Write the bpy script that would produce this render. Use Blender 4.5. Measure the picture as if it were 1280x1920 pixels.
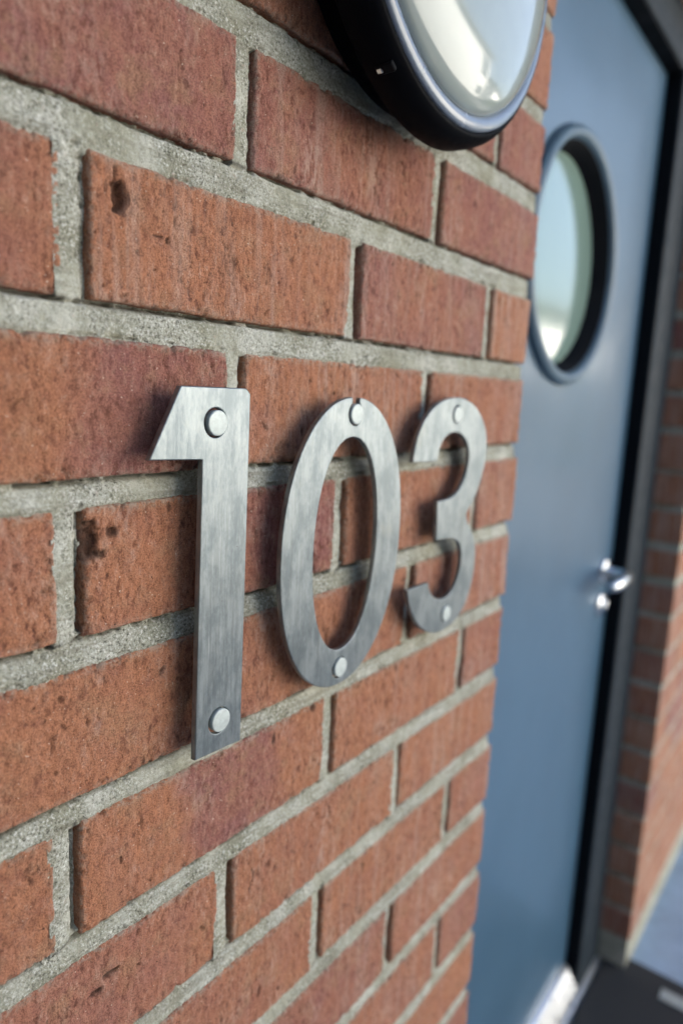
import bpy, bmesh, math, random
import numpy as np
from mathutils import Matrix, Vector

for o in list(bpy.data.objects):
    bpy.data.objects.remove(o)
scene = bpy.context.scene
COL = scene.collection

# ------------------------------------------------------------------ camera
# the wall face is the plane Y = 0, X runs along it, Z is up (metres)
cam = bpy.data.cameras.new('camera')
cam_o = bpy.data.objects.new('camera', cam)
COL.objects.link(cam_o)
CR = np.array([[0.6066997, 0.7876007, 0.1077059],
               [-0.7936092, 0.5922951, 0.1391792],
               [0.0458240, -0.1699164, 0.9843925]])       # columns: right, forward, up
CP = np.array([-0.320906, -0.299810, -0.112925])
FPX = 1297.7 / 1920.0
m = Matrix.Identity(4)
for i in range(3):
    m[i][0] = CR[i, 0]; m[i][1] = CR[i, 2]; m[i][2] = -CR[i, 1]; m[i][3] = CP[i]
cam_o.matrix_world = m
cam.sensor_fit = 'VERTICAL'
cam.sensor_height = 36.0
cam.lens = 36.0 * FPX
cam.clip_start = 0.01
cam.clip_end = 2000.0
cam.dof.use_dof = True
cam.dof.focus_distance = 0.385
cam.dof.aperture_fstop = 24.33 / 6.4
scene.camera = cam_o

# ------------------------------------------------------------------ world, sun, exposure
SUN_EL, SUN_ROT = math.radians(50), math.radians(25)      # sun stands behind the house
world = bpy.data.worlds.new('World')
scene.world = world
world.use_nodes = True
wn = world.node_tree
wn.nodes.clear()
sky = wn.nodes.new('ShaderNodeTexSky')
sky.sky_type = 'NISHITA'
sky.sun_disc = False
sky.sun_elevation = SUN_EL
sky.sun_rotation = SUN_ROT
sky.air_density = 1.0
sky.dust_density = 4.0
sky.ozone_density = 1.0
bg = wn.nodes.new('ShaderNodeBackground')
bg.inputs['Strength'].default_value = 0.085
wo = wn.nodes.new('ShaderNodeOutputWorld')
wn.links.new(sky.outputs[0], bg.inputs['Color'])
wn.links.new(bg.outputs[0], wo.inputs['Surface'])

sun = bpy.data.lights.new('sun', 'SUN')
sun.energy = 5.0
sun.angle = math.radians(0.55)
sun.color = (1.0, 0.95, 0.87)
sun_o = bpy.data.objects.new('sun', sun)
COL.objects.link(sun_o)
sd = Vector((math.sin(SUN_ROT) * math.cos(SUN_EL), math.cos(SUN_ROT) * math.cos(SUN_EL), math.sin(SUN_EL)))
sun_o.rotation_euler = sd.to_track_quat('Z', 'Y').to_euler()
sun_o.location = (0, 4, 8)

scene.view_settings.view_transform = 'Standard'
scene.view_settings.look = 'None'
scene.view_settings.gamma = 1.0
scene.view_settings.use_curve_mapping = False
scene.view_settings.exposure = 2.66
scene.cycles.use_denoising = True

GROUND = -1.5
rng = np.random.RandomState(7)
random.seed(7)

# ------------------------------------------------------------------ helpers
TAB = np.random.RandomState(3).rand(256, 256)

def vn(x, y, seed=0):
    x = np.asarray(x, float) + seed * 17.31
    y = np.asarray(y, float) + seed * 9.77
    xi = np.floor(x).astype(int); yi = np.floor(y).astype(int)
    fx = x - xi; fy = y - yi
    fx = fx * fx * (3 - 2 * fx); fy = fy * fy * (3 - 2 * fy)
    a = TAB[xi % 256, yi % 256]; b = TAB[(xi + 1) % 256, yi % 256]
    c = TAB[xi % 256, (yi + 1) % 256]; d = TAB[(xi + 1) % 256, (yi + 1) % 256]
    return (a * (1 - fx) + b * fx) * (1 - fy) + (c * (1 - fx) + d * fx) * fy

def fbm(x, y, seed=0, n=3):
    s = 0; w = 1; t = 0
    for i in range(n):
        s = s + w * vn(x * 2 ** i, y * 2 ** i, seed + i * 5); t += w; w *= 0.55
    return s / t

def link(name, me, parent=None, mat=None, loc=None):
    o = bpy.data.objects.new(name, me)
    COL.objects.link(o)
    if parent is not None:
        o.parent = parent
    if loc is not None:
        o.location = loc
    if mat is not None and me is not None and len(me.materials) == 0:
        me.materials.append(mat)
    return o

def empty(name, loc=(0, 0, 0)):
    o = bpy.data.objects.new(name, None)
    o.empty_display_size = 0.05
    COL.objects.link(o)
    o.location = loc
    return o

def tag(o, label, cat, group=None):
    o['label'] = label; o['category'] = cat
    if group: o['group'] = group
    return o

def np_mesh(name, verts, faces, smooth=True, attrs=None):
    me = bpy.data.meshes.new(name)
    verts = np.asarray(verts, np.float32)
    faces = np.asarray(faces, np.int32)
    me.vertices.add(len(verts)); me.vertices.foreach_set('co', verts.ravel())
    n = faces.shape[1]
    me.loops.add(faces.size); me.loops.foreach_set('vertex_index', faces.ravel())
    me.polygons.add(len(faces))
    me.polygons.foreach_set('loop_start', np.arange(0, faces.size, n, dtype=np.int32))
    me.polygons.foreach_set('loop_total', np.full(len(faces), n, np.int32))
    me.update(calc_edges=True)
    me.polygons.foreach_set('use_smooth', np.full(len(faces), smooth, bool))
    if attrs:
        for k, v in attrs.items():
            a = me.attributes.new(k, 'FLOAT', 'POINT')
            a.data.foreach_set('value', np.asarray(v, np.float32))
    me.validate()
    return me

def bm_mesh(name, bm, smooth=False):
    bmesh.ops.recalc_face_normals(bm, faces=bm.faces)
    me = bpy.data.meshes.new(name)
    bm.to_mesh(me); bm.free()
    if smooth:
        for p in me.polygons: p.use_smooth = True
    return me

def bm_box(bm, x0, x1, y0, y1, z0, z1, bev=0.0, seg=2):
    r = bmesh.ops.create_cube(bm, size=1.0)
    vs = r['verts']
    for v in vs:
        v.co = Vector(((x0 + x1) / 2 + v.co.x * (x1 - x0), (y0 + y1) / 2 + v.co.y * (y1 - y0), (z0 + z1) / 2 + v.co.z * (z1 - z0)))
    if bev > 0:
        es = list({e for v in vs for e in v.link_edges})
        bmesh.ops.bevel(bm, geom=es, offset=bev, segments=seg, affect='EDGES', profile=0.5)

def box_obj(name, parent, mat, x0, x1, y0, y1, z0, z1, bev=0.0, seg=2):
    bm = bmesh.new()
    c = Vector(((x0 + x1) / 2, (y0 + y1) / 2, (z0 + z1) / 2))
    bm_box(bm, x0 - c.x, x1 - c.x, y0 - c.y, y1 - c.y, z0 - c.z, z1 - c.z, bev, seg)
    pl = parent.location if parent is not None else Vector((0, 0, 0))
    return link(name, bm_mesh(name, bm), parent, mat, c - pl)

def lathe_y(bm, prof, n=96, cx=0.0, cz=0.0, sx=1.0, sz=1.0, close=False):
    """revolve (radius, y) profile about the Y axis"""
    rings = []
    for r, y in prof:
        if r < 1e-6:
            rings.append([bm.verts.new((cx, y, cz))])
        else:
            rings.append([bm.verts.new((cx + sx * r * math.cos(2 * math.pi * i / n), y, cz + sz * r * math.sin(2 * math.pi * i / n))) for i in range(n)])
    if close: rings.append(rings[0])
    for a, b in zip(rings, rings[1:]):
        for i in range(n):
            j = (i + 1) % n
            if len(a) == 1 and len(b) == 1: continue
            if len(a) == 1: bm.faces.new((a[0], b[i], b[j]))
            elif len(b) == 1: bm.faces.new((a[i], a[j], b[0]))
            else: bm.faces.new((a[i], a[j], b[j], b[i]))

# ------------------------------------------------------------------ materials
class NT:
    def __init__(s, name):
        s.m = bpy.data.materials.new(name); s.m.use_nodes = True
        s.t = s.m.node_tree; s.t.nodes.clear()
        s.out = s.t.nodes.new('ShaderNodeOutputMaterial')
        s.b = s.t.nodes.new('ShaderNodeBsdfPrincipled')
        s.t.links.new(s.b.outputs[0], s.out.inputs['Surface'])
    def n(s, typ, **kw):
        nd = s.t.nodes.new(typ)
        for k, v in kw.items(): setattr(nd, k, v)
        return nd
    def l(s, a, b): s.t.links.new(a, b)
    def set(s, inp, v):
        if hasattr(v, 'links') or isinstance(v, bpy.types.NodeSocket): s.l(v, inp)
        else: inp.default_value = v
    def math(s, op, a, b=0.0, clamp=False):
        nd = s.n('ShaderNodeMath', operation=op, use_clamp=clamp)
        s.set(nd.inputs[0], a); s.set(nd.inputs[1], b)
        return nd.outputs[0]
    def mix(s, f, a, b, blend='MIX'):
        nd = s.n('ShaderNodeMix', data_type='RGBA', blend_type=blend)
        s.set(nd.inputs[0], f)
        for i, v in ((6, a), (7, b)):
            if isinstance(v, tuple): nd.inputs[i].default_value = (*v, 1)
            else: s.l(v, nd.inputs[i])
        return nd.outputs[2]
    def ramp(s, f, p0, p1, a=0.0, b=1.0):
        nd = s.n('ShaderNodeMapRange', interpolation_type='SMOOTHSTEP')
        s.set(nd.inputs[0], f)
        nd.inputs[1].default_value = p0; nd.inputs[2].default_value = p1
        nd.inputs[3].default_value = a; nd.inputs[4].default_value = b
        return nd.outputs[0]
    def noise(s, vec, scale, detail=2.0, rough=0.5, stretch=None):
        if stretch:
            mp = s.n('ShaderNodeMapping'); s.l(vec, mp.inputs[0]); mp.inputs['Scale'].default_value = stretch
            vec = mp.outputs[0]
        nd = s.n('ShaderNodeTexNoise'); s.l(vec, nd.inputs['Vector'])
        nd.inputs['Scale'].default_value = scale; nd.inputs['Detail'].default_value = detail
        nd.inputs['Roughness'].default_value = rough
        return nd.outputs[0]
    def attr(s, name):
        return s.n('ShaderNodeAttribute', attribute_name=name).outputs['Fac']
    def bump(s, h, strength, dist, prev=None):
        nd = s.n('ShaderNodeBump'); nd.inputs['Strength'].default_value = strength
        nd.inputs['Distance'].default_value = dist
        s.l(h, nd.inputs['Height'])
        if prev: s.l(prev, nd.inputs['Normal'])
        return nd.outputs[0]

def mat_simple(name, col, rough=0.5, metal=0.0, coat=0.0, spec=0.5, noise_amt=0.06, noise_scale=30.0, bump=0.0):
    t = NT(name)
    tc = t.n('ShaderNodeTexCoord').outputs['Object']
    nz = t.noise(tc, noise_scale, 4, 0.6)
    c = t.mix(t.ramp(nz, 0.3, 0.7), tuple(x * (1 - noise_amt) for x in col), tuple(min(1, x * (1 + noise_amt)) for x in col))
    t.l(c, t.b.inputs['Base Color'])
    t.l(t.ramp(nz, 0.3, 0.7, rough * 0.88, min(1, rough * 1.12)), t.b.inputs['Roughness'])
    t.b.inputs['Metallic'].default_value = metal
    t.b.inputs['Coat Weight'].default_value = coat
    t.b.inputs['Coat Roughness'].default_value = 0.08
    t.b.inputs['Specular IOR Level'].default_value = spec
    if bump:
        t.l(t.bump(nz, 0.5, bump), t.b.inputs['Normal'])
    return t.m

def mat_brick():
    t = NT('brick')
    tc = t.n('ShaderNodeTexCoord').outputs['Object']
    oi = t.n('ShaderNodeObjectInfo')
    off = t.n('ShaderNodeVectorMath', operation='SCALE'); off.inputs[0].default_value = (7.1, 3.3, 5.7)
    t.l(oi.outputs['Random'], off.inputs['Scale'])
    ad = t.n('ShaderNodeVectorMath', operation='ADD'); t.l(tc, ad.inputs[0]); t.l(off.outputs[0], ad.inputs[1])
    v = ad.outputs[0]
    mott = t.noise(v, 28, 4, 0.6)
    mauve = t.math('ADD', t.attr('mauve'), t.math('MULTIPLY', t.attr('plain'), t.ramp(oi.outputs['Random'], 0.35, 0.9)))
    mauve = t.math('ADD', mauve, t.ramp(mott, 0.3, 0.75, -0.22, 0.22), clamp=True)
    col = t.mix(mauve, (0.480, 0.206, 0.110), (0.325, 0.138, 0.122))
    # brown mottling, fired-clay tone drift
    col = t.mix(t.ramp(t.noise(v, 40, 5, 0.65), 0.50, 0.70, 0, 0.6), col, (0.44, 0.25, 0.145))
    col = t.mix(t.ramp(t.noise(v, 85, 5, 0.7), 0.48, 0.30, 0, 0.6), col, (0.25, 0.095, 0.062))
    # granular clay with a faint vertical drag; how rough it is drifts over the face
    rgh = t.ramp(t.noise(v, 24, 3, 0.6), 0.35, 0.65, 0.35, 1.0)
    grain = t.noise(v, 330, 6, 0.68, (1.0, 1.0, 0.5))
    col = t.mix(t.math('MULTIPLY', rgh, t.ramp(grain, 0.34, 0.49, 0.88, 0.0)), col, (0.115, 0.042, 0.028))  # relief shade painted into the grain's hollows, light onto its humps
    col = t.mix(t.math('MULTIPLY', rgh, t.ramp(grain, 0.53, 0.68, 0.0, 0.55)), col, (0.64, 0.40, 0.29))
    fine = t.noise(v, 1100, 3, 0.65)
    col = t.mix(t.ramp(fine, 0.34, 0.60, 0.62, 0.0), col, (0.115, 0.048, 0.032))
    # dark pores and pale grit
    pore = t.noise(v, 480, 3, 0.75, (1, 1, 0.8))
    pm = t.math('MULTIPLY', t.ramp(pore, 0.345, 0.29), t.ramp(t.noise(v, 60, 3, .6), .42, .62))
    col = t.mix(t.math('MULTIPLY', pm, 0.9), col, (0.022, 0.012, 0.010))
    grit = t.noise(v, 620, 1, 0.5)
    col = t.mix(t.ramp(grit, 0.745, 0.785, 0, 0.8), col, (0.74, 0.58, 0.45))
    # efflorescence runs, also used to paint the far wall's brightness
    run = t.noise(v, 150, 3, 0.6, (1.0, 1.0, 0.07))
    wf = t.math('MULTIPLY', t.attr('lime_light'), t.ramp(run, 0.42, 0.68, 0.0, 1.0))
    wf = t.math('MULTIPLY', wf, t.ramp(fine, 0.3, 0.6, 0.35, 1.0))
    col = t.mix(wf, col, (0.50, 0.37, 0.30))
    dust = t.math('MULTIPLY', t.ramp(t.noise(v, 33, 5, 0.7, (1, 1, .5)), 0.50, 0.74, 0, 0.42), t.ramp(grain, 0.40, 0.55))
    col = t.mix(dust, col, (0.53, 0.41, 0.34))
    # cement smeared on the arrises when the joints were pointed
    sm = t.math('MULTIPLY', t.attr('smear'), t.ramp(t.noise(v, 330, 4, 0.65), 0.44, 0.56))
    col = t.mix(t.math('MULTIPLY', sm, 0.7), col, (0.40, 0.35, 0.28))
    # open cracks and pits are coloured darker
    col = t.mix(t.math('MULTIPLY', t.attr('pit'), 0.8), col, (0.04, 0.022, 0.016))
    t.l(col, t.b.inputs['Base Color'])
    t.b.inputs['Roughness'].default_value = 0.88
    t.b.inputs['Specular IOR Level'].default_value = 0.25
    h = t.math('ADD', t.math('MULTIPLY', grain, 0.7), t.math('MULTIPLY', fine, 0.35))
    h = t.math('SUBTRACT', h, t.math('MULTIPLY', pm, 0.6))
    t.l(t.bump(h, 1.0, 0.0022), t.b.inputs['Normal'])
    return t.m

def mat_mortar():
    t = NT('mortar')
    tc = t.n('ShaderNodeTexCoord').outputs['Object']
    big = t.noise(tc, 30, 5, 0.65)
    col = t.mix(t.ramp(big, 0.32, 0.68), (0.310, 0.305, 0.225), (0.53, 0.53, 0.455))
    rgh = t.ramp(t.noise(tc, 17, 3, 0.6), 0.38, 0.6, 0.25, 1.0)
    g1 = t.noise(tc, 640, 4, 0.7)
    g2 = t.noise(tc, 1500, 2, 0.6)
    col = t.mix(t.math('MULTIPLY', rgh, t.ramp(g1, 0.47, 0.37, 0, 0.9)), col, (0.075, 0.072, 0.055))
    col = t.mix(t.math('MULTIPLY', rgh, t.ramp(g1, 0.54, 0.63, 0, 0.85)), col, (0.80, 0.80, 0.75))
    col = t.mix(t.ramp(g2, 0.44, 0.32, 0, 0.5), col, (0.13, 0.125, 0.11))
    # trowel strokes along the beds
    tr = t.noise(tc, 260, 3, 0.6, (0.06, 1.0, 1.0))
    col = t.mix(t.ramp(tr, 0.5, 0.36, 0, 0.4), col, (0.20, 0.185, 0.135))
    col = t.mix(t.math('MULTIPLY', t.attr('gap_shade'), 0.9), col, (0.05, 0.04, 0.03))  # shade of open gaps beside the bricks put into the mortar colour
    red = t.noise(tc, 160, 4, 0.7)
    col = t.mix(t.ramp(red, 0.62, 0.72, 0, 0.4), col, (0.36, 0.22, 0.15))
    t.l(col, t.b.inputs['Base Color'])
    t.b.inputs['Roughness'].default_value = 0.95
    t.b.inputs['Specular IOR Level'].default_value = 0.2
    h = t.math('ADD', t.math('MULTIPLY', g1, rgh), t.math('MULTIPLY', g2, 0.4))
    t.l(t.bump(h, 1.0, 0.0013), t.b.inputs['Normal'])
    return t.m

def mat_steel():
    t = NT('brushed_steel')
    tc = t.n('ShaderNodeTexCoord').outputs['Object']
    br = t.noise(tc, 620, 5, 0.7, (1.0, 1.0, 0.045))
    st = t.noise(tc, 70, 6, 0.75, (1.0, 1.0, 0.45))
    sp = t.noise(tc, 330, 2, 0.6)
    col = t.mix(t.ramp(st, 0.38, 0.62), (0.195, 0.230, 0.248), (0.330, 0.368, 0.382))
    col = t.mix(t.ramp(br, 0.35, 0.65, 0.5, 0.0), col, (0.15, 0.172, 0.18))
    col = t.mix(t.ramp(br, 0.58, 0.75, 0.0, 0.5), col, (0.40, 0.43, 0.43))
    scr = t.noise(tc, 900, 2, 0.5, (1.0, 1.0, 0.012))
    col = t.mix(t.ramp(scr, 0.70, 0.76, 0.0, 0.4), col, (0.72, 0.74, 0.74))
    col = t.mix(t.ramp(sp, 0.25, 0.20, 0.0, 0.8), col, (0.07, 0.055, 0.045))
    col = t.mix(t.ramp(t.noise(tc, 24, 3, 0.6), 0.58, 0.75, 0.0, 0.35), col, (0.34, 0.33, 0.27))
    t.l(col, t.b.inputs['Base Color'])
    t.b.inputs['Metallic'].default_value = 0.85
    t.l(t.ramp(br, 0.3, 0.7, 0.36, 0.56), t.b.inputs['Roughness'])
    t.b.inputs['Anisotropic'].default_value = 0.4
    t.l(t.bump(br, 0.25, 0.0004), t.b.inputs['Normal'])
    return t.m

def mat_door():
    t = NT('blue_grey_door_paint')
    tc = t.n('ShaderNodeTexCoord').outputs['Object']
    nz = t.noise(tc, 6, 4, 0.6)
    col = t.mix(t.ramp(nz, 0.3, 0.7), (0.046, 0.108, 0.176), (0.056, 0.124, 0.198))
    t.l(col, t.b.inputs['Base Color'])
    t.b.inputs['Roughness'].default_value = 0.42
    t.b.inputs['Coat Weight'].default_value = 0.34
    t.l(t.ramp(t.noise(tc, 5, 5, 0.7), 0.35, 0.65, 0.10, 0.26), t.b.inputs['Coat Roughness'])
    t.l(t.bump(t.noise(tc, 9, 2, 0.5, (1, 1, 0.4)), 0.12, 0.004), t.b.inputs['Normal'])
    return t.m

M = dict(brick=mat_brick(), mortar=mat_mortar(), steel=mat_steel(), door=mat_door())
M['pin'] = mat_simple('pin_steel', (0.50, 0.55, 0.53), 0.5, 0.25, noise_amt=0.12, noise_scale=260)
M['black'] = mat_simple('black_plastic', (0.0025, 0.003, 0.0045), 0.6, spec=0.05, noise_amt=0.2, noise_scale=180)
M['opal'] = mat_simple('opal_diffuser', (0.33, 0.38, 0.365), 0.10, coat=0.4, noise_amt=0.03)
M['rim'] = mat_simple('clear_grey_rim', (0.16, 0.20, 0.26), 0.25, coat=0.5, noise_amt=0.05)
M['seal_shade'] = mat_simple('black_seal_and_shade', (0.004, 0.005, 0.007), 0.7, spec=0.12)
M['glass'] = mat_simple('pale_green_frosted_glass', (0.20, 0.29, 0.25), 0.12, coat=0.7, noise_amt=0.04, noise_scale=4)
M['chrome'] = mat_simple('satin_chrome', (0.72, 0.74, 0.76), 0.22, 1.0)
M['alu'] = mat_simple('aluminium', (0.75, 0.77, 0.79), 0.3, 0.8)
M['paving'] = mat_simple('sky_tinted_paving', (0.25, 0.35, 0.47), 0.34, noise_amt=0.15, noise_scale=9, bump=0.002)  # blue of the sky light is put into the paving's base colour
M['mat'] = mat_simple('charcoal_matting', (0.02, 0.022, 0.025), 0.95, noise_amt=0.3, noise_scale=300)
M['stripe'] = mat_simple('pale_matting', (0.33, 0.36, 0.35), 0.9, noise_amt=0.2, noise_scale=300)
M['render'] = mat_simple('white_render', (0.78, 0.77, 0.73), 0.85, noise_amt=0.05, noise_scale=2.0)
M['slate'] = mat_simple('slate', (0.10, 0.105, 0.115), 0.6, noise_amt=0.2, noise_scale=5)
M['pane'] = mat_simple('window_pane', (0.03, 0.04, 0.05), 0.06, noise_amt=0.1)
M['core'] = mat_simple('blockwork', (0.22, 0.21, 0.20), 0.95)

# ------------------------------------------------------------------ ground
def sheet(name, x0, x1, y0, y1, z, mat):
    me = bpy.data.meshes.new(name)
    me.from_pydata([(x0, y0, 0), (x1, y0, 0), (x1, y1, 0), (x0, y1, 0)], [], [(0, 1, 2, 3)])
    o = link(name, me, None, mat, (0, 0, z)); o['kind'] = 'structure'
    return o
M['asphalt'] = mat_simple('asphalt', (0.055, 0.055, 0.056), 0.85, noise_amt=0.25, noise_scale=40, bump=0.003)
sheet('ground', -300, 300, -300, 300, GROUND - .004, M['asphalt'])
sheet('path', -6, 14, -1.3, .34, GROUND, M['paving'])

# ------------------------------------------------------------------ the brick wall
CORNER = 0.3885           # left side of the doorway
FAR = 1.325               # right side of the doorway
HEAD = 0.60               # underside of the bricks over the doorway
DEPTH = 0.100
BED = {  # bed joint: (top edge at X=0, slope, bottom edge at X=0, slope) in mm
    -2: (171.5, 0.0, 157.0, 0.0), -1: (93.4, 0.0, 74.9, 0.0), 0: (9.6, .7, -8.2, -1.0), 1: (-75.8, 1.5, -91.3, 1.9),
    2: (-160.2, 5.0, -172.6, 1.6), 3: (-241.6, -3.3, -255.3, -.6), 4: (-327.0, 1.3, -339.6, -1.1),
    5: (-408.6, -.1, -421.8, -6.0), 6: (-491.2, 2.0, -504.2, -5.0), 7: (-573.6, 0, -588.0, 0)}
PERP = {-2: [-28, 188], -1: [-133, 80, 286], 0: [-26, 188], 1: [-133, 82, 295], 2: [-30, 189], 3: [-138, 77, 294],
        4: [-33, 181], 5: [-144, 75, 290], 6: [-30, 180], 7: [-145, 71, 286], 8: [-32, 182], 9: [-145, 72, 287]}
def bed(k):
    if k in BED:
        a, s, b, r = BED[k]
        return a / 1000, s / 1000, b / 1000, r / 1000
    c = -0.083 * k
    j = 0.0070 + 0.001 * math.sin(k * 2.3)
    return c + j, 0.0, c - j, 0.0
def perps(r):
    if r in PERP: base = [x / 1000 for x in PERP[r]]
    else: base = [-0.030, 0.184] if r % 2 == 0 else [-0.139, 0.075, 0.288]
    return base
def btop(k, x): a = bed(k); return a[0] + a[1] * x      # upper edge of the joint
def bbot(k, x): a = bed(k); return a[2] + a[3] * x      # lower edge of the joint

wall = empty('brick_wall', (0, 0, GROUND))
tag(wall, 'red-orange brick house wall with pale sandy mortar joints around the doorway', 'wall')
WL = wall.location

def project(P):
    d = (np.atleast_2d(P) - CP) @ CR
    ok = d[:, 1] > 0.02
    u = np.where(ok, d[:, 0] / np.maximum(d[:, 1], .02) * 1297.7 + 640, -9999)
    v = np.where(ok, -d[:, 2] / np.maximum(d[:, 1], .02) * 1297.7 + 960, -9999)
    return u, v
def in_view(x0, x1, z0, z1, ys=(0.0,), mg=40):
    P = [(x, y, z) for x in np.linspace(x0, x1, 7) for z in (z0, (z0 + z1) / 2, z1) for y in ys]
    u, v = project(P)
    return bool(np.any((u > -mg) & (u < 1280 + mg) & (v > -mg) & (v < 1920 + mg)))

# tone of the near bricks: list of (row, index of the brick's left joint) -> mauve profile points, lime, pits
TONE = {
    (-1, 80): ([(0, .8), (1, .7)], .1), (0, -241): ([(0, .85), (1, .75)], .15), (0, -26): ([(0, .75), (.5, .55), (1, .65)], .45),
    (0, 188): ([(0, .7), (1, .8)], .55), (-1, 286): ([(0, .8), (1, .8)], .4), (-2, 188): ([(0, .3), (1, .25)], .2),
    (1, -348): ([(0, .9), (.7, 1), (.93, .3), (1, 0)], .05), (1, -133): ([(0, .0), (1, .05)], .55), (1, 82): ([(0, .75), (.5, .45), (1, .85)], .5),
    (1, 295): ([(0, .05), (1, .1)], .7), (2, -245): ([(0, .0), (.45, .1), (.6, .75), (1, .8)], .0), (2, -30): ([(0, .05), (1, .1)], .55),
    (2, 189): ([(0, .2), (1, .3)], .7), (3, -353): ([(0, .3), (1, .15)], .0), (3, -138): ([(0, .0), (.45, .1), (.6, .9), (1, .9)], .0),
    (3, 77): ([(0, .05), (1, .15)], .3), (3, 294): ([(0, .4), (1, .4)], .7), (4, -248): ([(0, .1), (1, .05)], .05), (4, -33): ([(0, .1), (1, .1)], .2),
    (4, 181): ([(0, .4), (1, .45)], .7), (5, -359): ([(0, .1), (1, .1)], .1), (5, -144): ([(0, .0), (.33, .1), (.41, .95), (.72, .85), (.8, .1), (1, 0)], .12),
    (5, 75): ([(0, .1), (1, .15)], .35), (5, 290): ([(0, .5), (1, .4)], .6), (6, -245): ([(0, .3), (.6, .5), (1, .15)], .1), (6, -30): ([(0, .1), (1, .1)], .4),
    (6, 180): ([(0, .1), (1, .2)], .6), (7, -145): ([(0, .6), (.6, .35), (1, .1)], .15), (7, 71): ([(0, .1), (1, .2)], .6), (7, 286): ([(0, .4), (1, .4)], .7)}
# crumbled holes: world x, z, radius x, radius z, depth (m)
HOLES = [(-.1085, -.0268, .0040, .0075, .006), (-.1115, -.0165, .0009, .0035, .0022), (-.1085, -.0195, .0009, .002, .002), (-.086, -.0395, .0030, .0008, .0012), (-.0805, -.040, .0011, .0013, .0018),
         (-.129, -.192, .0050, .008, .006), (-.115, -.188, .003, .003, .0025), (-.122, -.199, .0022, .0022, .002),
         (-.112, -.376, .0008, .0022, .0020), (-.098, -.36, .0008, .003, .0022), (-.06, -.335, .001, .004, .002), (-.128, -.45, .004, .0015, .0025),
         (-.118, -.444, .005, .0015, .0025), (-.10, -.452, .0012, .0012, .002), (.012, -.352, .0010, .004, .003), (.30, -.012, .0012, .008, .003), (.312, -.02, .0011, .006, .0025), (.0535, -.343, .002, .003, .002)]

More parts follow.
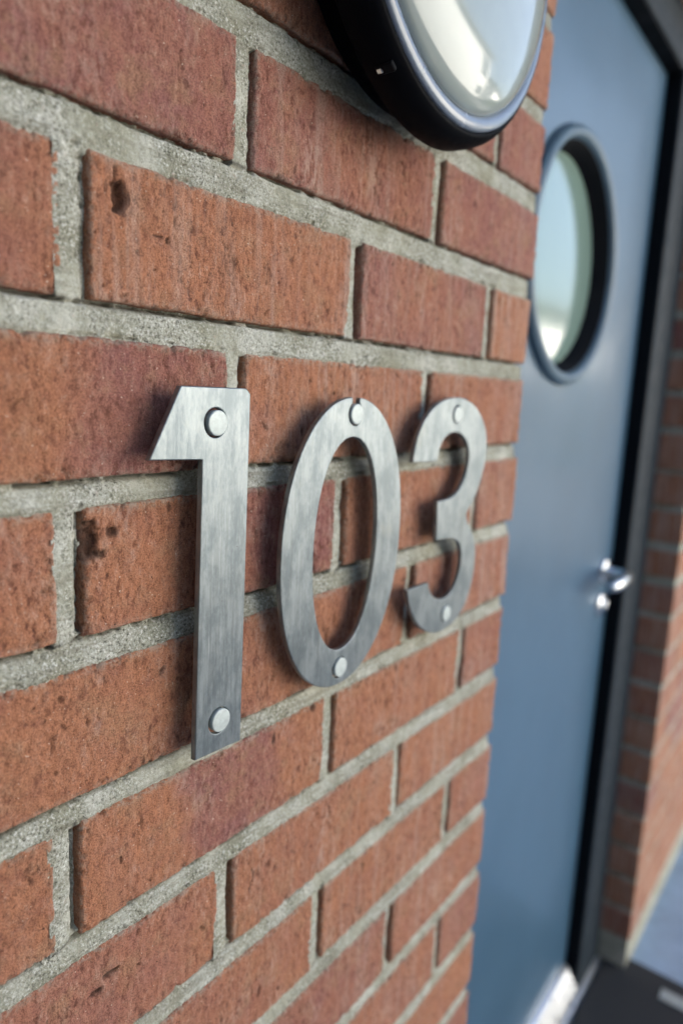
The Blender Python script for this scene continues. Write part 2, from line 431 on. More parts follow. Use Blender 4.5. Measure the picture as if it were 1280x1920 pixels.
def hero_brick(x0, x1, r, seed, tone, cell):
    """front face as a dense worn relief, sides running back into the wall"""
    rs = np.random.RandomState(seed)
    zc = (bbot(r - 1, (x0 + x1) / 2) + btop(r, (x0 + x1) / 2)) / 2
    h0 = bbot(r - 1, x0) - btop(r, x0)
    nu = max(8, int(round((x1 - x0) / cell))); nv = max(6, int(round(h0 / cell)))
    u, v = np.meshgrid(np.linspace(0, 1, nu + 1), np.linspace(0, 1, nv + 1), indexing='ij')
    X = x0 + u * (x1 - x0)
    zb = np.vectorize(lambda x: btop(r, x))(X[:, 0])[:, None]; zt = np.vectorize(lambda x: bbot(r - 1, x))(X[:, 0])[:, None]
    Z = zb + v * (zt - zb)
    S = seed * 1.37
    dl, dr, db, dt = X - x0, x1 - X, Z - zb, zt - Z
    # uneven arrises
    wob = lambda t, k: 0.0010 * (fbm(t * 70 + S, t * 0 + k * 3.1, seed + k, 4) - 0.55) * 2
    fall = lambda d: np.clip(1 - d / 0.012, 0, 1)
    X = X + fall(dl) * (0.0008 - wob(Z, 1)) - fall(dr) * (0.0008 - wob(Z, 2))
    Z = Z + fall(db) * (0.0009 - wob(X, 3)) - fall(dt) * (0.0009 - wob(X, 4))
    e = np.minimum(np.minimum(dl, dr), np.minimum(db, dt))
    rad = 0.0012 + 0.0030 * np.clip(fbm(X * 75 + S, Z * 75, seed + 9, 4) - 0.38, 0, 1)
    k = np.clip(1 - e / rad, 0, 1)
    Y = rad * (1 - np.sqrt(np.clip(1 - k * k, 0, 1)))
    # chips along the arris
    chip = np.clip(fbm(X * 210 + S, Z * 210, seed + 21, 3) - 0.60, 0, 1) * np.clip(1 - e / 0.006, 0, 1)
    Y = Y + chip * 0.013
    # creased clay relief
    Y = Y + 0.0016 * (fbm(X * 45 + S, Z * 30, seed + 2, 3) - 0.5) + 0.0017 * (fbm(X * 300 + S, Z * 170, seed + 3, 3) - 0.5)
    warp = 0.004 * (fbm(X * 90 + S, Z * 90, seed + 31, 2) - .5)
    cr = np.abs(fbm((X + warp) * (90 + 60 * rs.rand()) + S, (Z + warp) * (26 + 30 * rs.rand()), seed + 4, 3) - 0.5)
    crease = np.clip(1 - cr / 0.022, 0, 1) * np.clip((fbm(X * 55 + S, Z * 55, seed + 33, 3) - rs.uniform(.50, .64)) * 9, 0, 1)
    Y = Y + crease * 0.0013
    pit = np.clip(crease * .7, 0, 0.7) + np.clip(chip * 3, 0, .4)
    npit = int(4 + 60 * rs.rand() ** 2); ccx, ccz = x0 + rs.rand() * (x1 - x0), zc + (rs.rand() - .5) * h0
    for i in range(npit):
        if rs.rand() < .5: px, pz = ccx + rs.normal() * .03, ccz + rs.normal() * .012
        else: px, pz = x0 + rs.rand() * (x1 - x0), zc + (rs.rand() - .5) * h0
        ra = 0.00045 + 0.0011 * rs.rand() ** 3; rb = ra * (0.7 + 2.2 * rs.rand() ** 2)
        sl = rs.uniform(-.8, .8)
        g = np.clip(1.3 - (((X - px + sl * (Z - pz)) / ra) ** 2 + ((Z - pz) / rb) ** 2) * (.5 + fbm(X * 700, Z * 700, i, 2)), 0, 1)
        Y = Y + g * (0.0005 + 0.0013 * rs.rand()); pit = pit + g * 0.8
    for hx, hz, ra, rb, dp in HOLES:
        if x0 - .01 < hx < x1 + .01 and abs(hz - zc) < h0:
            n1 = 0.25 + 2.2 * np.clip(fbm(X * 260, Z * 260, 51, 4) - .18, 0, 1)
            q = ((X - hx) / ra) ** 2 + ((Z - hz) / rb) ** 2
            g = np.clip(1.25 - q * n1, 0, 1)
            Y = Y + g * dp; pit = pit + np.clip(g * 1.5, 0, 1)
    Y = Y + rs.uniform(-0.0009, 0.0009) + (u - .5) * rs.uniform(-0.0012, 0.0012)
    prof, lime_light = tone
    mv = np.interp(u + 0.16 * (fbm(X * 30 + S, Z * 30, seed + 6, 3) - 0.5), [p[0] for p in prof], [p[1] for p in prof])
    lim = lime_light * np.clip(0.25 + 1.5 * (fbm(X * 22 + S, Z * 5, seed + 7, 2) - 0.3), 0, 1)
    smear = np.clip(1 - e / 0.0055, 0, 1) * np.where(dt < 0.007, 1.0, 0.55)
    cx = (x0 + x1) / 2
    V = [np.stack([X - cx, Y, Z - zc], -1).reshape(-1, 3)]
    A = {'mauve': [mv.ravel()], 'lime_light': [lim.ravel()], 'smear': [smear.ravel()], 'pit': [np.clip(pit, 0, 1).ravel()]}
    idx = np.arange((nu + 1) * (nv + 1)).reshape(nu + 1, nv + 1)
    a, b, c, d = idx[:-1, :-1].ravel(), idx[1:, :-1].ravel(), idx[1:, 1:].ravel(), idx[:-1, 1:].ravel()
    F = [np.stack([a, b, c, d], 1)]
    ring = np.concatenate([idx[:-1, 0], idx[-1, :-1], idx[:0:-1, -1], idx[0, :0:-1]])
    V0 = V[0]; base = len(V0); prev = ring
    y0 = V0[ring, 1]
    for j, dy in enumerate((0.0025, 0.007, 0.02, 0.097)):
        W = V0[ring].copy()
        W[:, 1] = np.maximum(y0 + 0.001, dy) if j < 2 else dy
        W[:, 0] += 0.0006 * (vn(W[:, 2] * 400 + S, np.full(len(W), dy * 300.), seed + 8 + j) - .5)
        W[:, 2] += 0.0006 * (vn(W[:, 0] * 400 + S, np.full(len(W), dy * 300.), seed + 14 + j) - .5)
        cur = base + np.arange(len(ring)); base += len(ring)
        V.append(W)
        for kk in A: A[kk].append(np.concatenate([x for x in A[kk][:1]])[ring] * (1.0 if kk == 'mauve' else 0.4))
        F.append(np.stack([prev, cur, np.roll(cur, -1), np.roll(prev, -1)], 1))
        prev = cur
    V = np.concatenate(V); F = np.concatenate(F)
    me = np_mesh('brick', V, F, True, {kk: np.concatenate(x) for kk, x in A.items()})
    me.attributes.new('plain', 'FLOAT', 'POINT')
    me.materials.append(M['brick'])
    return link('brick', me, wall, None, Vector((cx, 0, zc)) - WL)

def plain_brick_mesh(w, h, lime_light=0.3):
    bm = bmesh.new(); bm_box(bm, -w / 2, w / 2, 0.0, DEPTH - .003, -h / 2, h / 2, 0.0022, 1)
    me = bm_mesh('brick', bm)
    a = me.attributes.new('plain', 'FLOAT', 'POINT'); a.data.foreach_set('value', np.ones(len(me.vertices), np.float32))
    a = me.attributes.new('lime_light', 'FLOAT', 'POINT'); a.data.foreach_set('value', np.full(len(me.vertices), lime_light, np.float32))
    me.materials.append(M['brick'])
    return me
PLAIN = {}
FIELD = bmesh.new()
def plain_brick(x0, x1, r):
    xm = (x0 + x1) / 2
    z0, z1 = btop(r, xm), bbot(r - 1, xm)
    if z1 < GROUND + .02: return
    yo = random.uniform(-.0008, .0008)
    if in_view(x0, x1, z0, z1, (0.0, 0.05, 0.1)):
        key = (round((x1 - x0) * 200), round((z1 - z0) * 500), x0 > 1.2)
        if key not in PLAIN: PLAIN[key] = plain_brick_mesh(x1 - x0, z1 - z0, .8 if x0 > 1.2 else .3)  # stronger bloom on the far wall stands in for its brighter light
        link('brick', PLAIN[key], wall, None, Vector((xm, yo, (z0 + z1) / 2)) - WL)
    else:
        bm_box(FIELD, x0, x1, yo, DEPTH - .003, z0, z1, 0.0022, 1)

J = 0.0062          # half a vertical joint
HERO_X0 = -0.245
seed = 11
ROWS = range(-11, 18)
for r in ROWS:
    ps = perps(r)
    edge = CORNER + random.uniform(-.0016, .0016)
    cuts = list(ps)
    while cuts[0] > -1.0: cuts.insert(0, cuts[0] - 0.215)
    if bbot(r - 1, 0) < HEAD + .03 and btop(r, 0) < HEAD:
        spans = [(a, b) for a, b in zip(cuts, cuts[1:])] + [(cuts[-1], None)]
    else:                                    # rows over the doorway run on
        while cuts[-1] < 4.1: cuts.append(cuts[-1] + 0.2145)
        spans = [(a, b) for a, b in zip(cuts, cuts[1:])]
    for a, b in spans:
        x0 = a + J + random.uniform(-.0008, .0008)
        x1 = (b - J + random.uniform(-.0008, .0008)) if b is not None else edge
        z0, z1 = btop(r, 0), bbot(r - 1, 0)
        hero = x1 > -0.26 and x1 < 0.42 and in_view(x0, x1, z0, z1, mg=60) and z1 < 0.34
        if hero:
            seed += 1
            key = (r, round(a * 1000))
            tone = TONE.get(key)
            if tone is None:
                mv = random.choice([.05, .1, .15, .3, .6]); tone = ([(0, mv), (1, mv)], .4)
            hero_brick(x0, x1, r, seed, tone, 0.00105 if x0 < 0.13 else 0.0016)
        else:
            plain_brick(x0, x1, r)
    # wall on the far side of the doorway
    if btop(r, 0) < HEAD:
        fx = FAR + random.uniform(-.002, .002)
        first = 0.100 if r % 2 else 0.207
        x = fx
        plain_brick(x, x + first, r); x += first + 2 * J
        while x < 3.95:
            plain_brick(x, x + 0.2025, r); x += 0.2145
me = bm_mesh('brick_field', FIELD)
a = me.attributes.new('plain', 'FLOAT', 'POINT'); a.data.foreach_set('value', np.ones(len(me.vertices), np.float32))
for v in me.vertices: v.co -= WL
fo = link('brick_field', me, wall, M['brick']); fo['kind'] = 'stuff'

# near mortar: a sandy relief sheet that follows the joints
def mortar_sheet():
    c = 0.00095
    xs = np.arange(-0.30, CORNER - 0.0065, c); zs = np.arange(-0.93, 0.345, c)
    X, Z = np.meshgrid(xs, zs, indexing='ij')
    keep = np.zeros(X.shape, bool); Y = np.full(X.shape, 0.012); gap_shade = np.zeros(X.shape)
    n1 = fbm(X * 120, Z * 120, 3, 3); n2 = fbm(X * 900, Z * 900, 4, 2); n3 = fbm(X * 35, Z * 35, 5, 2); n4 = fbm(X * 300, Z * 300, 8, 3)
    for k in range(-5, 12):
        a, s, b, q = bed(k)
        T = a + s * X; B = b + q * X
        zone = (Z < T + .0035) & (Z > B - .0035)
        t = np.clip((Z - B) / (T - B), -.4, 1.4)
        if k <= 1: y = 0.0009 + 0.0008 * np.clip(t, 0, 1) + 0.0026 * np.clip(t - .85, 0, 1) / .15
        else: y = 0.0003 + 0.0032 * np.clip(t, 0, 1) ** 1.3
        y = y + 0.0014 * np.clip(-t, 0, 1) / .2
        crack = np.clip(1 - np.abs(T - .0003 - Z) / 0.0018, 0, 1) * np.clip((n1 - .36) * 7, 0, 1)
        crack2 = np.clip(1 - np.abs(B + .0002 - Z) / 0.0010, 0, 1) * np.clip((n1 - .60) * 5, 0, .7)
        y = y + crack * 0.007 + crack2 * .004
        Y = np.where(zone & (y < Y), y, Y); keep |= zone
        gap_shade = np.where(zone, np.maximum(gap_shade, np.clip(crack + crack2, 0, 1)), gap_shade)
    for r in range(-4, 13):
        zt = bbot(r - 1, 0) + .001; zb = btop(r, 0) - .001
        for p in perps(r) + [perps(r)[0] - .215]:
            w = J + .0045
            zone = (np.abs(X - p) < w) & (Z < zt) & (Z > zb)
            s = np.clip((X - p) / J, -1, 1)
            hv = vn(p * 37.7, r * 3.3, 12); y = 0.0022 + 0.0014 * s + (0.0008 + 0.0042 * hv) * np.clip(s - .05, 0, 1) ** 2 + .0012 * (n3 - .5)
            gap = np.clip(1 - np.abs(X - (p + J * .92)) / 0.0016, 0, 1) * np.clip((n1 - .58 + .30 * hv) * 5, 0, 1)
            y = y + gap * .006
            Y = np.where(zone & ~((Y < .011) & (Y < y)), y, Y); keep |= zone
            gap_shade = np.where(zone, np.maximum(gap_shade, gap), gap_shade)
    Y = Y + 0.0012 * (n1 - .5) + 0.0011 * (n2 - .5) + 0.0018 * (n3 - .5) + .0010 * (n4 - .5)
    # sheet bends back at the outer corner
    back = np.clip((X - (CORNER - .0100)) / .004, 0, 1)
    Y = Y + back ** 2 * .004
    idx = -np.ones(X.shape, int)
    cellk = keep[:-1, :-1] & keep[1:, :-1] & keep[1:, 1:] & keep[:-1, 1:]
    use = np.zeros(X.shape, bool)
    use[:-1, :-1] |= cellk; use[1:, :-1] |= cellk; use[1:, 1:] |= cellk; use[:-1, 1:] |= cellk
    idx[use] = np.arange(use.sum())
    F = np.stack([idx[:-1, :-1][cellk], idx[1:, :-1][cellk], idx[1:, 1:][cellk], idx[:-1, 1:][cellk]], 1)
    V = np.stack([X[use], Y[use], Z[use]], 1) - np.array(WL)
    me = np_mesh('mortar', V, F, True, {'gap_shade': gap_shade[use]})
    return link('mortar', me, wall, M['mortar'])
mortar_sheet()
# mortar bed behind all bricks
def mbox(x0, x1, z0, z1, y0=0.0065):
    bm = bmesh.new(); bm_box(bm, x0, x1, y0, DEPTH - .001, z0, z1)
    me = bm_mesh('mortar', bm)
    for v in me.vertices: v.co -= WL
    link('mortar', me, wall, M['mortar'])
ZT = bed(-12)[2] - .004
mbox(-1.18, CORNER - .009, GROUND, HEAD + .02, 0.0135)
mbox(FAR + .006, 4.19, GROUND, HEAD + .02, 0.003)
mbox(-1.18, 4.19, HEAD + .02, ZT, 0.004)

# blockwork of the house behind the brick skin (keeps the sun off the front)
house = empty('house_body', (0.8, 2.5, GROUND))
tag(house, 'plain blockwork house body behind the brick front', 'building')
HB = house.location
def hpart(name, mat, x0, x1, y0, y1, z0, z1): return box_obj(name, house, mat, x0, x1, y0, y1, z0, z1)
hpart('side_block', M['core'], -1.18, CORNER - .012, 0.104, 0.30, GROUND, HEAD)
hpart('side_block', M['core'], FAR + .012, 4.19, 0.104, 0.30, GROUND, HEAD)
hpart('head_block', M['core'], -1.18, 4.19, 0.104, 0.30, HEAD + .002, ZT)
hpart('inner_room', M['core'], -1.18, 4.19, 0.34, 5.0, GROUND, ZT)
bm = bmesh.new()
pr = [(-.45, ZT + .004), (-.45, ZT + .14), (2.6, ZT + 1.6), (5.2, ZT + .14), (5.2, ZT + .004)]
vs0 = [bm.verts.new((-1.4, y, z)) for y, z in pr]; vs1 = [bm.verts.new((4.19, y, z)) for y, z in pr]
bm.faces.new(vs0); bm.faces.new(vs1[::-1])
for i in range(5):
    j = (i + 1) % 5; bm.faces.new((vs0[i], vs0[j], vs1[j], vs1[i]))
me = bm_mesh('roof', bm)
for v in me.vertices: v.co -= HB
link('roof', me, house, M['slate'])

M['dusk'] = mat_simple('dark_stained_boards', (0.045, 0.042, 0.038), 0.8, noise_amt=0.2, noise_scale=12)
M['sage'] = mat_simple('grey_green_render', (0.24, 0.27, 0.245), 0.9, noise_amt=0.08, noise_scale=3)
wing = empty('added_side_wall', (-1.26, -1.8, GROUND))  # unseen wall added to keep side light off the brick front
tag(wing, 'dark boarded wall added out of view on the left to block side light', 'wall')
for i in range(24):
    box_obj('board', wing, M['dusk'], -1.32, -1.20 - .004 * (i % 2), -.16 - .15 * i, -.014 - .15 * i, GROUND, ZT - .02, .004)
# unseen evergreen hedges, added to cut light from the left and dim reflections
def mat_leaf():
    t = NT('hedge_leaves')
    tc = t.n('ShaderNodeTexCoord').outputs['Object']
    t.l(t.mix(t.ramp(t.noise(tc, 6, 4, .6), .35, .65), (0.020, 0.036, 0.014), (0.048, 0.075, 0.026)), t.b.inputs['Base Color'])
    t.b.inputs['Roughness'].default_value = 0.6
    return t.m
M['leaf'] = mat_leaf()
def hedge(label, x0, x1, y0, y1, h, NL, seed):
    hg = empty('hedge', ((x0 + x1) / 2, (y0 + y1) / 2, GROUND)); tag(hg, label, 'hedge')
    box_obj('branches', hg, M['leaf'], x0, x1, y0, y1, GROUND, GROUND + h)
    hr = np.random.RandomState(seed)
    side = hr.rand(NL); P = np.empty((NL, 3))
    P[:, 0] = hr.uniform(x0 - .1, x1 + .1, NL); P[:, 1] = y1 + hr.uniform(-.05, .12, NL); P[:, 2] = hr.uniform(GROUND, GROUND + h + .05, NL)
    tp = side < .2; P[tp, 1] = hr.uniform(y0 - .05, y1 + .1, tp.sum()); P[tp, 2] = GROUND + h + hr.uniform(-.03, .15, tp.sum())
    en = (side > .2) & (side < .38)
    P[en, 0] = np.where(hr.rand(en.sum()) < .5, x0 - .05, x1) + hr.uniform(-.05, .12, en.sum()); P[en, 1] = hr.uniform(y0 - .05, y1 + .1, en.sum())
    A1 = hr.normal(size=(NL, 3)); A1 /= np.linalg.norm(A1, axis=1)[:, None]
    B1 = np.cross(A1, hr.normal(size=(NL, 3))); B1 /= np.linalg.norm(B1, axis=1)[:, None]
    sz = hr.uniform(.03, .06, NL)[:, None]
    V = np.stack([P - A1 * sz, P + B1 * sz * .45, P + A1 * sz, P - B1 * sz * .45], 1).reshape(-1, 3) - np.array(hg.location)
    lv = link('leaves', np_mesh('leaves', V, np.arange(NL * 4).reshape(-1, 4), False), hg, M['leaf']); lv['kind'] = 'stuff'
hedge('tall clipped dark evergreen hedge added out of view to cut light from the left', -6.4, -.9, -5.1, -4.1, 3.6, 22000, 5)
hedge('low clipped hedge added in front of the white garage to darken its mirrored foot', 12.2, 21.0, -5.2, -4.5, 1.85, 16000, 6)  # added to dim the garage's lower reflection in the door
nb = empty('neighbour_wing', (5.2, 2.0, GROUND))
tag(nb, 'grey-green rendered wing of the house far beyond the door', 'building')
box_obj('wall', nb, M['sage'], 4.2, 6.2, -.95, 5.0, GROUND, GROUND + 6.0)
box_obj('roof', nb, M['slate'], 4.05, 6.35, -1.1, 5.15, GROUND + 6.002, GROUND + 6.2)

# ------------------------------------------------------------------ the door
DX0, DX1 = 0.425, 1.168
DY = 0.100                 # face of the leaf
FY = 0.068                 # face of the frame
DTOP = 0.506
door = empty('entrance_door', ((DX0 + DX1) / 2, DY, GROUND))
tag(door, 'blue-grey front door with round porthole window and lever handle beyond the brick corner', 'door')
DL = door.location
def dl(me):
    for v in me.vertices: v.co -= DL
    return me
WX, WZ, WR = 0.762, 0.100, 0.170
# leaf with a round opening
bm = bmesh.new()
n = 96
LX0, LX1, LZ0, LZ1 = DX0 + .003, DX1 - .003, GROUND + .028, DTOP - .003
def rect_pt(a):
    dx, dz = math.cos(a), math.sin(a)
    ts = []
    if abs(dx) > 1e-9: ts.append(((LX1 if dx > 0 else LX0) - WX) / dx)
    if abs(dz) > 1e-9: ts.append(((LZ1 if dz > 0 else LZ0) - WZ) / dz)
    t = min(t for t in ts if t > 0); return WX + t * dx, WZ + t * dz
angs = sorted([2 * math.pi * i / n for i in range(n)] + [math.atan2(z - WZ, x - WX) % (2 * math.pi) for x in (LX0, LX1) for z in (LZ0, LZ1)])
fo_, fi_, bo_, bi_ = [], [], [], []
for a in angs:
    ox, oz = rect_pt(a); ix, iz = WX + WR * math.cos(a), WZ + WR * math.sin(a)
    fo_.append(bm.verts.new((ox, DY, oz))); fi_.append(bm.verts.new((ix, DY, iz)))
    bo_.append(bm.verts.new((ox, DY + .045, oz))); bi_.append(bm.verts.new((ix, DY + .045, iz)))
for i in range(len(angs)):
    j = (i + 1) % len(angs)
    bm.faces.new((fo_[i], fo_[j], fi_[j], fi_[i])); bm.faces.new((bo_[j], bo_[i], bi_[i], bi_[j]))
    bm.faces.new((fi_[i], fi_[j], bi_[j], bi_[i])); bm.faces.new((fo_[j], fo_[i], bo_[i], bo_[j]))
link('door_leaf', dl(bm_mesh('door_leaf', bm)), door, M['door'])
# porthole trim ring, gasket, glass
bm = bmesh.new()
lathe_y(bm, [(WR - .004, DY + .030), (WR - .004, DY - .006), (WR - .001, DY - .012), (WR + .005, DY - .014), (WR + .010, DY - .013), (WR + .0145, DY - .008), (WR + .0165, DY - .0005), (WR + .006, DY + .003), (WR + .006, DY + .03)], 96, WX, WZ, close=True)
M['ringpaint'] = mat_simple('pale_grey_ring', (0.085, 0.140, 0.190), 0.38, noise_amt=0.05)
ring = link('porthole_ring', dl(bm_mesh('porthole_ring', bm, True)), door, M['ringpaint'])
bm = bmesh.new()
lathe_y(bm, [(WR - .0045, DY - .004), (WR - .0045, DY + .024), (WR - .016, DY + .024), (WR - .016, DY + .020), (WR - .010, DY + .016), (WR - .007, DY - .003)], 96, WX, WZ, close=True)
link('gasket', dl(bm_mesh('gasket', bm, True)), ring, M['seal_shade'])
bm = bmesh.new()
lathe_y(bm, [(0, DY + .021), (WR - .012, DY + .021), (WR - .012, DY + .027), (0, DY + .027)], 96, WX, WZ)
link('glass_pane', dl(bm_mesh('glass_pane', bm, False)), ring, M['glass'])
# frame: jambs and head, rebate faces
def dpart(name, mat, x0, x1, y0, y1, z0, z1, bev=0.0, par=None):
    bm = bmesh.new(); bm_box(bm, x0, x1, y0, y1, z0, z1, bev, 2)
    return link(name, dl(bm_mesh(name, bm)), par or door, mat)
FO = FAR - .004
M['frame'] = mat_simple('anthracite_frame', (0.018, 0.027, 0.036), 0.6, spec=0.18)
j1 = dpart('frame_jamb', M['frame'], DX1 + .0005, FO, FY, .15, GROUND + .006, HEAD - .002, .003)
j0 = dpart('frame_jamb', M['frame'], CORNER + .004, DX0 - .0005, FY, .15, GROUND + .006, HEAD - .002, .003)
hd = dpart('frame_head', M['frame'], DX0, DX1, FY + .001, .15, DTOP + .0005, HEAD - .002, .003)
dpart('rebate_shade', M['seal_shade'], DX1 - .0022, DX1 + .0003, FY + .004, DY - .001, GROUND + .03, DTOP - .001, 0, j1)  # near-black strips paint the shade on the rebate faces
dpart('rebate_shade', M['seal_shade'], DX0 - .0003, DX0 + .0022, FY + .004, DY - .001, GROUND + .03, DTOP - .001, 0, j0)
dpart('rebate_shade', M['seal_shade'], DX0 + .0025, DX1 - .0025, FY + .005, DY - .001, DTOP - .0022, DTOP + .0003, 0, hd)
dpart('threshold', M['alu'], CORNER + .004, FO, .060, .16, GROUND + .001, GROUND + .022, .003)
# weather bar: sloped nose along the foot of the leaf
bm = bmesh.new()
pf = [(DY - .001, GROUND + .095), (DY - .010, GROUND + .092), (DY - .034, GROUND + .050), (DY - .034, GROUND + .038), (DY - .001, GROUND + .038)]
va = [bm.verts.new((DX0 + .02, y, z)) for y, z in pf]; vb = [bm.verts.new((DX1 - .010, y, z)) for y, z in pf]
bm.faces.new(va); bm.faces.new(vb[::-1])
for i in range(5):
    j = (i + 1) % 5; bm.faces.new((va[i], va[j], vb[j], vb[i]))
link('weather_bar', dl(bm_mesh('weather_bar', bm)), door, M['alu'])
# lever handle
HX, HZ = 1.112, -0.448
bm = bmesh.new()
lathe_y(bm, [(0, DY - .009), (.022, DY - .009), (.026, DY - .006), (.026, DY + .001)], 40, HX, HZ)
hnd = link('handle_rose', dl(bm_mesh('handle_rose', bm, True)), door, M['chrome'])
bm = bmesh.new()
pts = [(HX, DY - .005, HZ), (HX, DY - .035, HZ), (HX - .004, DY - .048, HZ), (HX - .020, DY - .054, HZ), (HX - .06, DY - .055, HZ - .001), (HX - .100, DY - .053, HZ - .003), (HX - .118, DY - .047, HZ - .003)]
rad = [.0095, .0095, .0105, .011, .0105, .0100, .0085]
prev = None
for i, (P, rr) in enumerate(zip(pts, rad)):
    P = Vector(P); a = Vector(pts[max(0, i - 1)]); b = Vector(pts[min(len(pts) - 1, i + 1)])
    tdir = (b - a).normalized(); up = Vector((0, 0, 1)); s = tdir.cross(up).normalized(); w = s.cross(tdir)
    cur = [bm.verts.new(P + rr * (math.cos(t) * s + 1.1 * math.sin(t) * w)) for t in [2 * math.pi * q / 16 for q in range(16)]]
    if prev:
        for q in range(16): bm.faces.new((prev[q], prev[(q + 1) % 16], cur[(q + 1) % 16], cur[q]))
    else: bm.faces.new(cur)
    prev = cur
bm.faces.new(prev)
link('lever', dl(bm_mesh('lever', bm, True)), hnd, M['chrome'])
bm = bmesh.new()
lathe_y(bm, [(0, DY - .016), (.010, DY - .016), (.0115, DY - .014), (.0115, DY - .007), (.021, DY - .007), (.024, DY - .004), (.024, DY + .001)], 40, HX, HZ - .072)
link('keyhole_rose', dl(bm_mesh('keyhole_rose', bm, True)), door, M['chrome'])

# doormat on the step
dm = empty('doormat', (0.88, -0.2, GROUND))
tag(dm, 'charcoal doormat with a pale stripe on the paving before the door', 'doormat')
box_obj('mat_body', dm, M['mat'], .45, 1.375, -.46, .055, GROUND + .004, GROUND + .016, .004)
for x in (1.292, .50): box_obj('mat_stripe', dm, M['stripe'], x, x + .035, -.42, -.085, GROUND + .0165, GROUND + .019, .001)

# ------------------------------------------------------------------ house numbers
NY = -0.0170               # front face of the numerals
NTH = 0.0042
def chaikin(pts, keep, it=3):
    """round a closed outline except at the kept corners"""
    P = [(Vector(p), i in keep) for i, p in enumerate(pts)]
    for _ in range(it):
        Q = []
        n = len(P)
        for i in range(n):
            (a, ka), (b, kb) = P[i], P[(i + 1) % n]
            if ka: Q.append((a, True))
            Q.append((a.lerp(b, .25), False)) if not ka else Q.append((a.lerp(b, .04), False))
            Q.append((a.lerp(b, .75), False)) if not kb else Q.append((a.lerp(b, .96), False))
        P = Q
    return [p for p, _ in P]

def circle(c, r, n=36): return [Vector((c[0] + r * math.cos(2 * math.pi * i / n), c[1] + r * math.sin(2 * math.pi * i / n))) for i in range(n)]

def plate(name, loops, parent, mat, y0, th, bev=0.0007):
    """flat plate cut from closed loops (first the outline, then holes), given in x,z metres"""
    cu = bpy.data.curves.new(name, 'CURVE'); cu.dimensions = '2D'; cu.fill_mode = 'BOTH'
    cu.extrude = th / 2 - bev; cu.bevel_depth = bev; cu.bevel_resolution = 2; cu.offset = -bev
    for lp in loops:
        s = cu.splines.new('POLY'); s.points.add(len(lp) - 1); s.use_cyclic_u = True
        for q, p in zip(s.points, lp): q.co = (p[0], p[1], 0, 1)
    o = bpy.data.objects.new(name, cu); COL.objects.link(o)
    dg = bpy.context.evaluated_depsgraph_get()
    me = bpy.data.meshes.new_from_object(o.evaluated_get(dg))
    bpy.data.objects.remove(o); bpy.data.curves.remove(cu)
    pl = parent.location
    for v in me.vertices:
        x, z, d = v.co
        v.co = Vector((x, y0 + th / 2 - d, z)) - pl
    bm = bmesh.new(); bm.from_mesh(me)
    bmesh.ops.remove_doubles(bm, verts=bm.verts, dist=1e-6); bmesh.ops.recalc_face_normals(bm, faces=bm.faces)
    bm.to_mesh(me); bm.free()
    me.name = name; me.materials.clear()
    return link(name, me, parent, mat)

def pin(parent, x, z, dx, dz):
    bm = bmesh.new()
    lathe_y(bm, [(0, NY - .0012), (.0062, NY - .0012), (.0067, NY - .0011), (.0070, NY - .0008), (.0070, NY + .003), (.0045, NY + .0046), (.0045, .010)], 36, x + dx, z + dz)
    me = bm_mesh('fixing_pin', bm, True)
    for v in me.vertices: v.co -= parent.location
    link('fixing_pin', me, parent, M['pin'])

mm = lambda L: [Vector((a / 1000, b / 1000)) for a, b in L]
GRP = 'steel numerals on the brick wall'
HR = .0081
def numeral(name, label, base, loops, pins):
    e = empty(name, base); tag(e, label, 'house number', GRP)
    plate('plate', loops, e, M['steel'], NY, NTH)
    for x, z in pins: pin(e, x / 1000, z / 1000, random.uniform(.0006, .0010), random.uniform(-.0004, .0004))
one = chaikin(mm([(-85.4, -113.2), (-38.6, -113.0), (-35.4, -116.0), (-37.4, -327.0), (-73.6, -325.6), (-70.6, -152.0), (-105.1, -150.6)]), {0, 1, 2, 3, 4, 5, 6}, 1)
numeral('numeral_one', 'brushed steel numeral 1, tallest and leftmost of the three house numbers', (-.055, -.0149, -.3267),
        [one, circle((-.0615, -.1322), HR), circle((-.0555, -.3072), HR)], [(-61.5, -132.2), (-55.5, -307.2)])
def oval(cx, cz, a, b, sh, nn, e=2.12):
    L = []
    for i in range(nn):
        t = 2 * math.pi * i / nn; c, s = math.cos(t), math.sin(t)
        z = b * math.copysign(abs(s) ** (2 / e), s)
        L.append(Vector((cx + a * math.copysign(abs(c) ** (2 / e), c) + sh * z, cz + z)))
    return L
out = oval(.0634, -.2187, .0687, .1031, .022, 128)
# the top fixing hole breaks out through the rim as a narrow slot
hc = Vector((.0665, -.1270)); sw = .0042
notch = [Vector((hc.x + HR * math.sin(t), hc.y + HR * math.cos(t))) for t in np.linspace(.52, 2 * math.pi - .52, 28)]
L = [p for p in out if not (abs(p.x - hc.x) < sw + .0002 and p.y > -.16)]
k = max(range(len(L)), key=lambda i: (L[i].y > -.16) * (1 if L[i].x > hc.x and L[(i + 1) % len(L)].x < hc.x else 0))
ztop = max(p.y for p in out) - .0003
L = L[:k + 1] + [Vector((hc.x + sw, ztop))] + notch + [Vector((hc.x - sw, ztop))] + L[k + 1:]
numeral('numeral_zero', 'brushed steel oval numeral 0 with slotted top hole, between the 1 and 3', (.0634, -.0149, -.3218),
        [L, oval(.0632, -.2190, .0366, .0762, .02, 96), circle((.0612, -.3092), HR)], [(66.5, -127.4), (61.2, -309.2)])
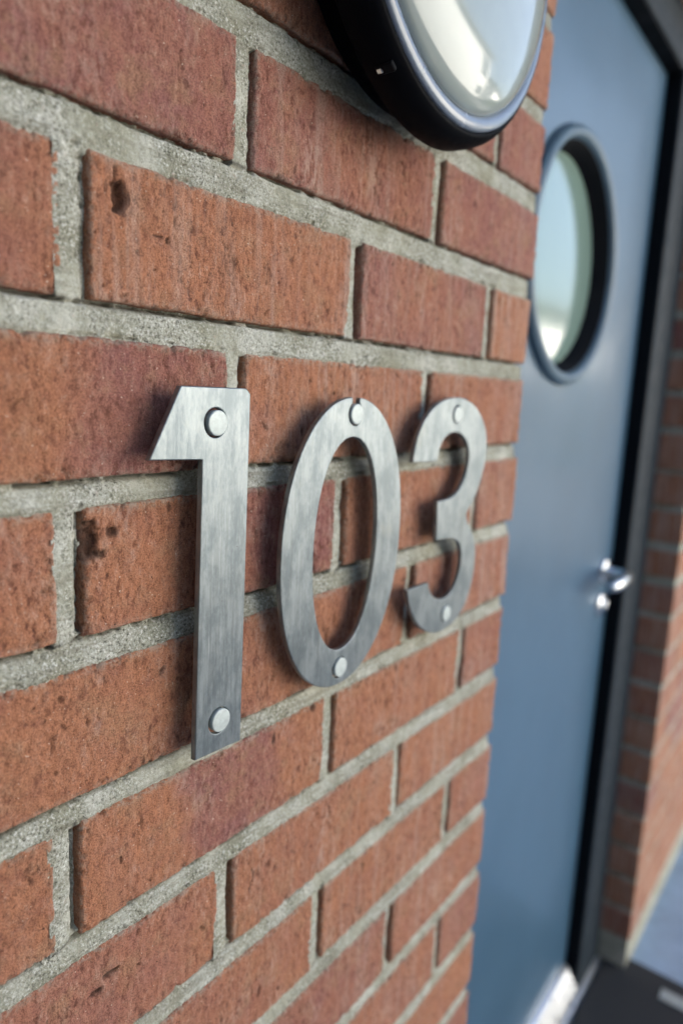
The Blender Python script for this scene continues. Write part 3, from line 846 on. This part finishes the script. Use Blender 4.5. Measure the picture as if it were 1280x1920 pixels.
T3 = [(145.7, -164.6), (146.9, -155.5), (150.1, -145.0), (157.8, -133.3), (168.3, -123.8), (184.2, -115.9), (204.2, -112.6), (223.1, -112.6), (243.9, -118.0), (260.6, -128.5), (270.9, -140.8), (275.5, -154.8), (274.7, -171.6), (268.2, -188.1), (258.7, -203.1), (244.1, -216.4),
      (246.6, -223.9), (260.1, -235.6), (268.5, -251.3), (269.9, -268.8), (266.6, -285.9), (257.4, -303.2), (243.2, -315.0), (221.9, -320.4), (199.9, -319.6), (180.8, -312.0), (164.3, -298.6), (154.6, -284.6), (149.1, -269.5), (182.8, -269.6),
      (186.5, -278.3), (195.2, -285.8), (209.2, -290.2), (222.9, -289.0), (233.1, -281.7), (239.9, -270.3), (241.5, -258.4), (239.0, -247.6), (230.8, -239.4), (217.4, -235.2), (203.9, -234.4), (192.2, -234.0), (189.0, -200.1),
      (197.2, -199.9), (212.1, -199.4), (225.2, -195.0), (236.4, -184.1), (241.5, -169.9), (239.9, -157.4), (231.5, -147.5), (217.7, -141.9), (203.4, -142.2), (192.2, -147.2), (186.2, -154.8), (184.0, -165.4)]
three = chaikin(mm(T3), {0, 15, 28, 29, 41, 42, 54}, 2)
numeral('numeral_three', 'brushed steel numeral 3, rightmost of the house numbers, nearest the door', (.2119, -.0149, -.3204),
        [three, circle((.2125, -.1268), HR * .95), circle((.2180, -.3052), HR * .95)], [(212.5, -126.8), (218.0, -305.2)])

# ------------------------------------------------------------------ bulkhead lamp
LX, LZ = 0.1065, 0.1860
lamp = empty('bulkhead_lamp', (LX, 0, LZ - .13))
tag(lamp, 'round black bulkhead wall lamp with white diffuser above the house numbers', 'lamp')
LL = lamp.location
def lpart(name, prof, mat, par=None, n=128, close=False):
    bm = bmesh.new(); lathe_y(bm, prof, n, LX, LZ, close=close)
    me = bm_mesh(name, bm, True)
    for v in me.vertices: v.co -= LL
    return link(name, me, par or lamp, mat)
lpart('base_housing', [(0, -.0012), (.104, -.0012), (.108, -.004), (.112, -.020), (.117, -.029), (.119, -.030)], M['black'])
bez = lpart('bezel', [(.119, -.0285), (.1285, -.0300), (.1312, -.0330), (.1316, -.0420), (.1308, -.0480), (.1285, -.0530), (.1262, -.0560), (.1240, -.0572), (.1235, -.0550), (.119, -.0500)], M['black'])
lpart('rim', [(.1232, -.0530), (.1232, -.0578), (.1218, -.0592), (.1175, -.0600), (.1140, -.0590), (.1130, -.0560)], M['rim'])
lpart('diffuser', [(.1136, -.0560), (.1134, -.0592), (.1105, -.0625), (.1040, -.0660), (.0920, -.0695), (.0750, -.0722), (.0500, -.0742), (.0250, -.0752), (0, -.0755)], M['opal'])
# clip recess with a bright screw in the bezel's lower edge
a0 = math.radians(-121)
def on_lamp(r, y, a): return Vector((LX + r * math.cos(a), y, LZ + r * math.sin(a)))
def lamp_block(name, mat, r0, r1, y0, y1, wdt, par):
    bm = bmesh.new(); bm_box(bm, r0, r1, y0, y1, -wdt / 2, wdt / 2, .0006, 1)
    me = bm_mesh(name, bm)
    ca, sa = math.cos(a0), math.sin(a0)
    for v in me.vertices:
        x, y, z = v.co
        v.co = Vector((LX + x * ca - z * sa, y, LZ + x * sa + z * ca)) - LL
    return link(name, me, par, mat)
lamp_block('clip_slot', M['seal_shade'], .1290, .1322, -.052, -.040, .006, bez)
lamp_block('clip_screw', M['chrome'], .1300, .1330, -.0445, -.0405, .003, bez)

# ------------------------------------------------------------------ houses across the way (seen mirrored in door, glass and steel)
def white_house(name, label, x0, x1, y0, y1, h, rise, wins):
    e = empty(name, ((x0 + x1) / 2, (y0 + y1) / 2, GROUND)); tag(e, label, 'building')
    box_obj('wall', e, M['render'], x0, x1, y0, y1, GROUND, GROUND + h)
    bm = bmesh.new()
    pr = [(y1 + .3, GROUND + h + .01), (y1 + .3, GROUND + h + .12), ((y0 + y1) / 2, GROUND + h + rise), (y0 - .3, GROUND + h + .12), (y0 - .3, GROUND + h + .01)]
    A = [bm.verts.new((x0 - .3, y, z)) for y, z in pr]; B = [bm.verts.new((x1 + .3, y, z)) for y, z in pr]
    bm.faces.new(A); bm.faces.new(B[::-1])
    for i in range(5):
        j = (i + 1) % 5; bm.faces.new((A[i], A[j], B[j], B[i]))
    me = bm_mesh('roof', bm)
    for v in me.vertices: v.co -= e.location
    link('roof', me, e, M['slate'])
    for x, z, w, hh in wins:
        f = box_obj('window', e, M['render'], x, x + w, y1 + .005, y1 + .05, GROUND + z, GROUND + z + hh, .004)
        bm = bmesh.new(); bm_box(bm, x + .06, x + w - .06, y1 + .052, y1 + .056, GROUND + z + .06, GROUND + z + hh - .06)
        me = bm_mesh('pane', bm)
        for v in me.vertices: v.co -= e.location + f.location
        link('pane', me, f, M['pane'])
white_house('white_house', 'white rendered house with slate roof across the street', 0.2, 11.5, -15.0, -6.5, 5.0, 2.6,
            [(x, z, 1.1, 1.3) for x in (.7, 10.0) for z in (.9, 3.3)])
white_house('white_garage', 'low white rendered garage beside the house across the street', 14.0, 20.0, -12.0, -6.0, 3.5, 1.2, [])

# real-size check of scene units
scene.unit_settings.system = 'METRIC'
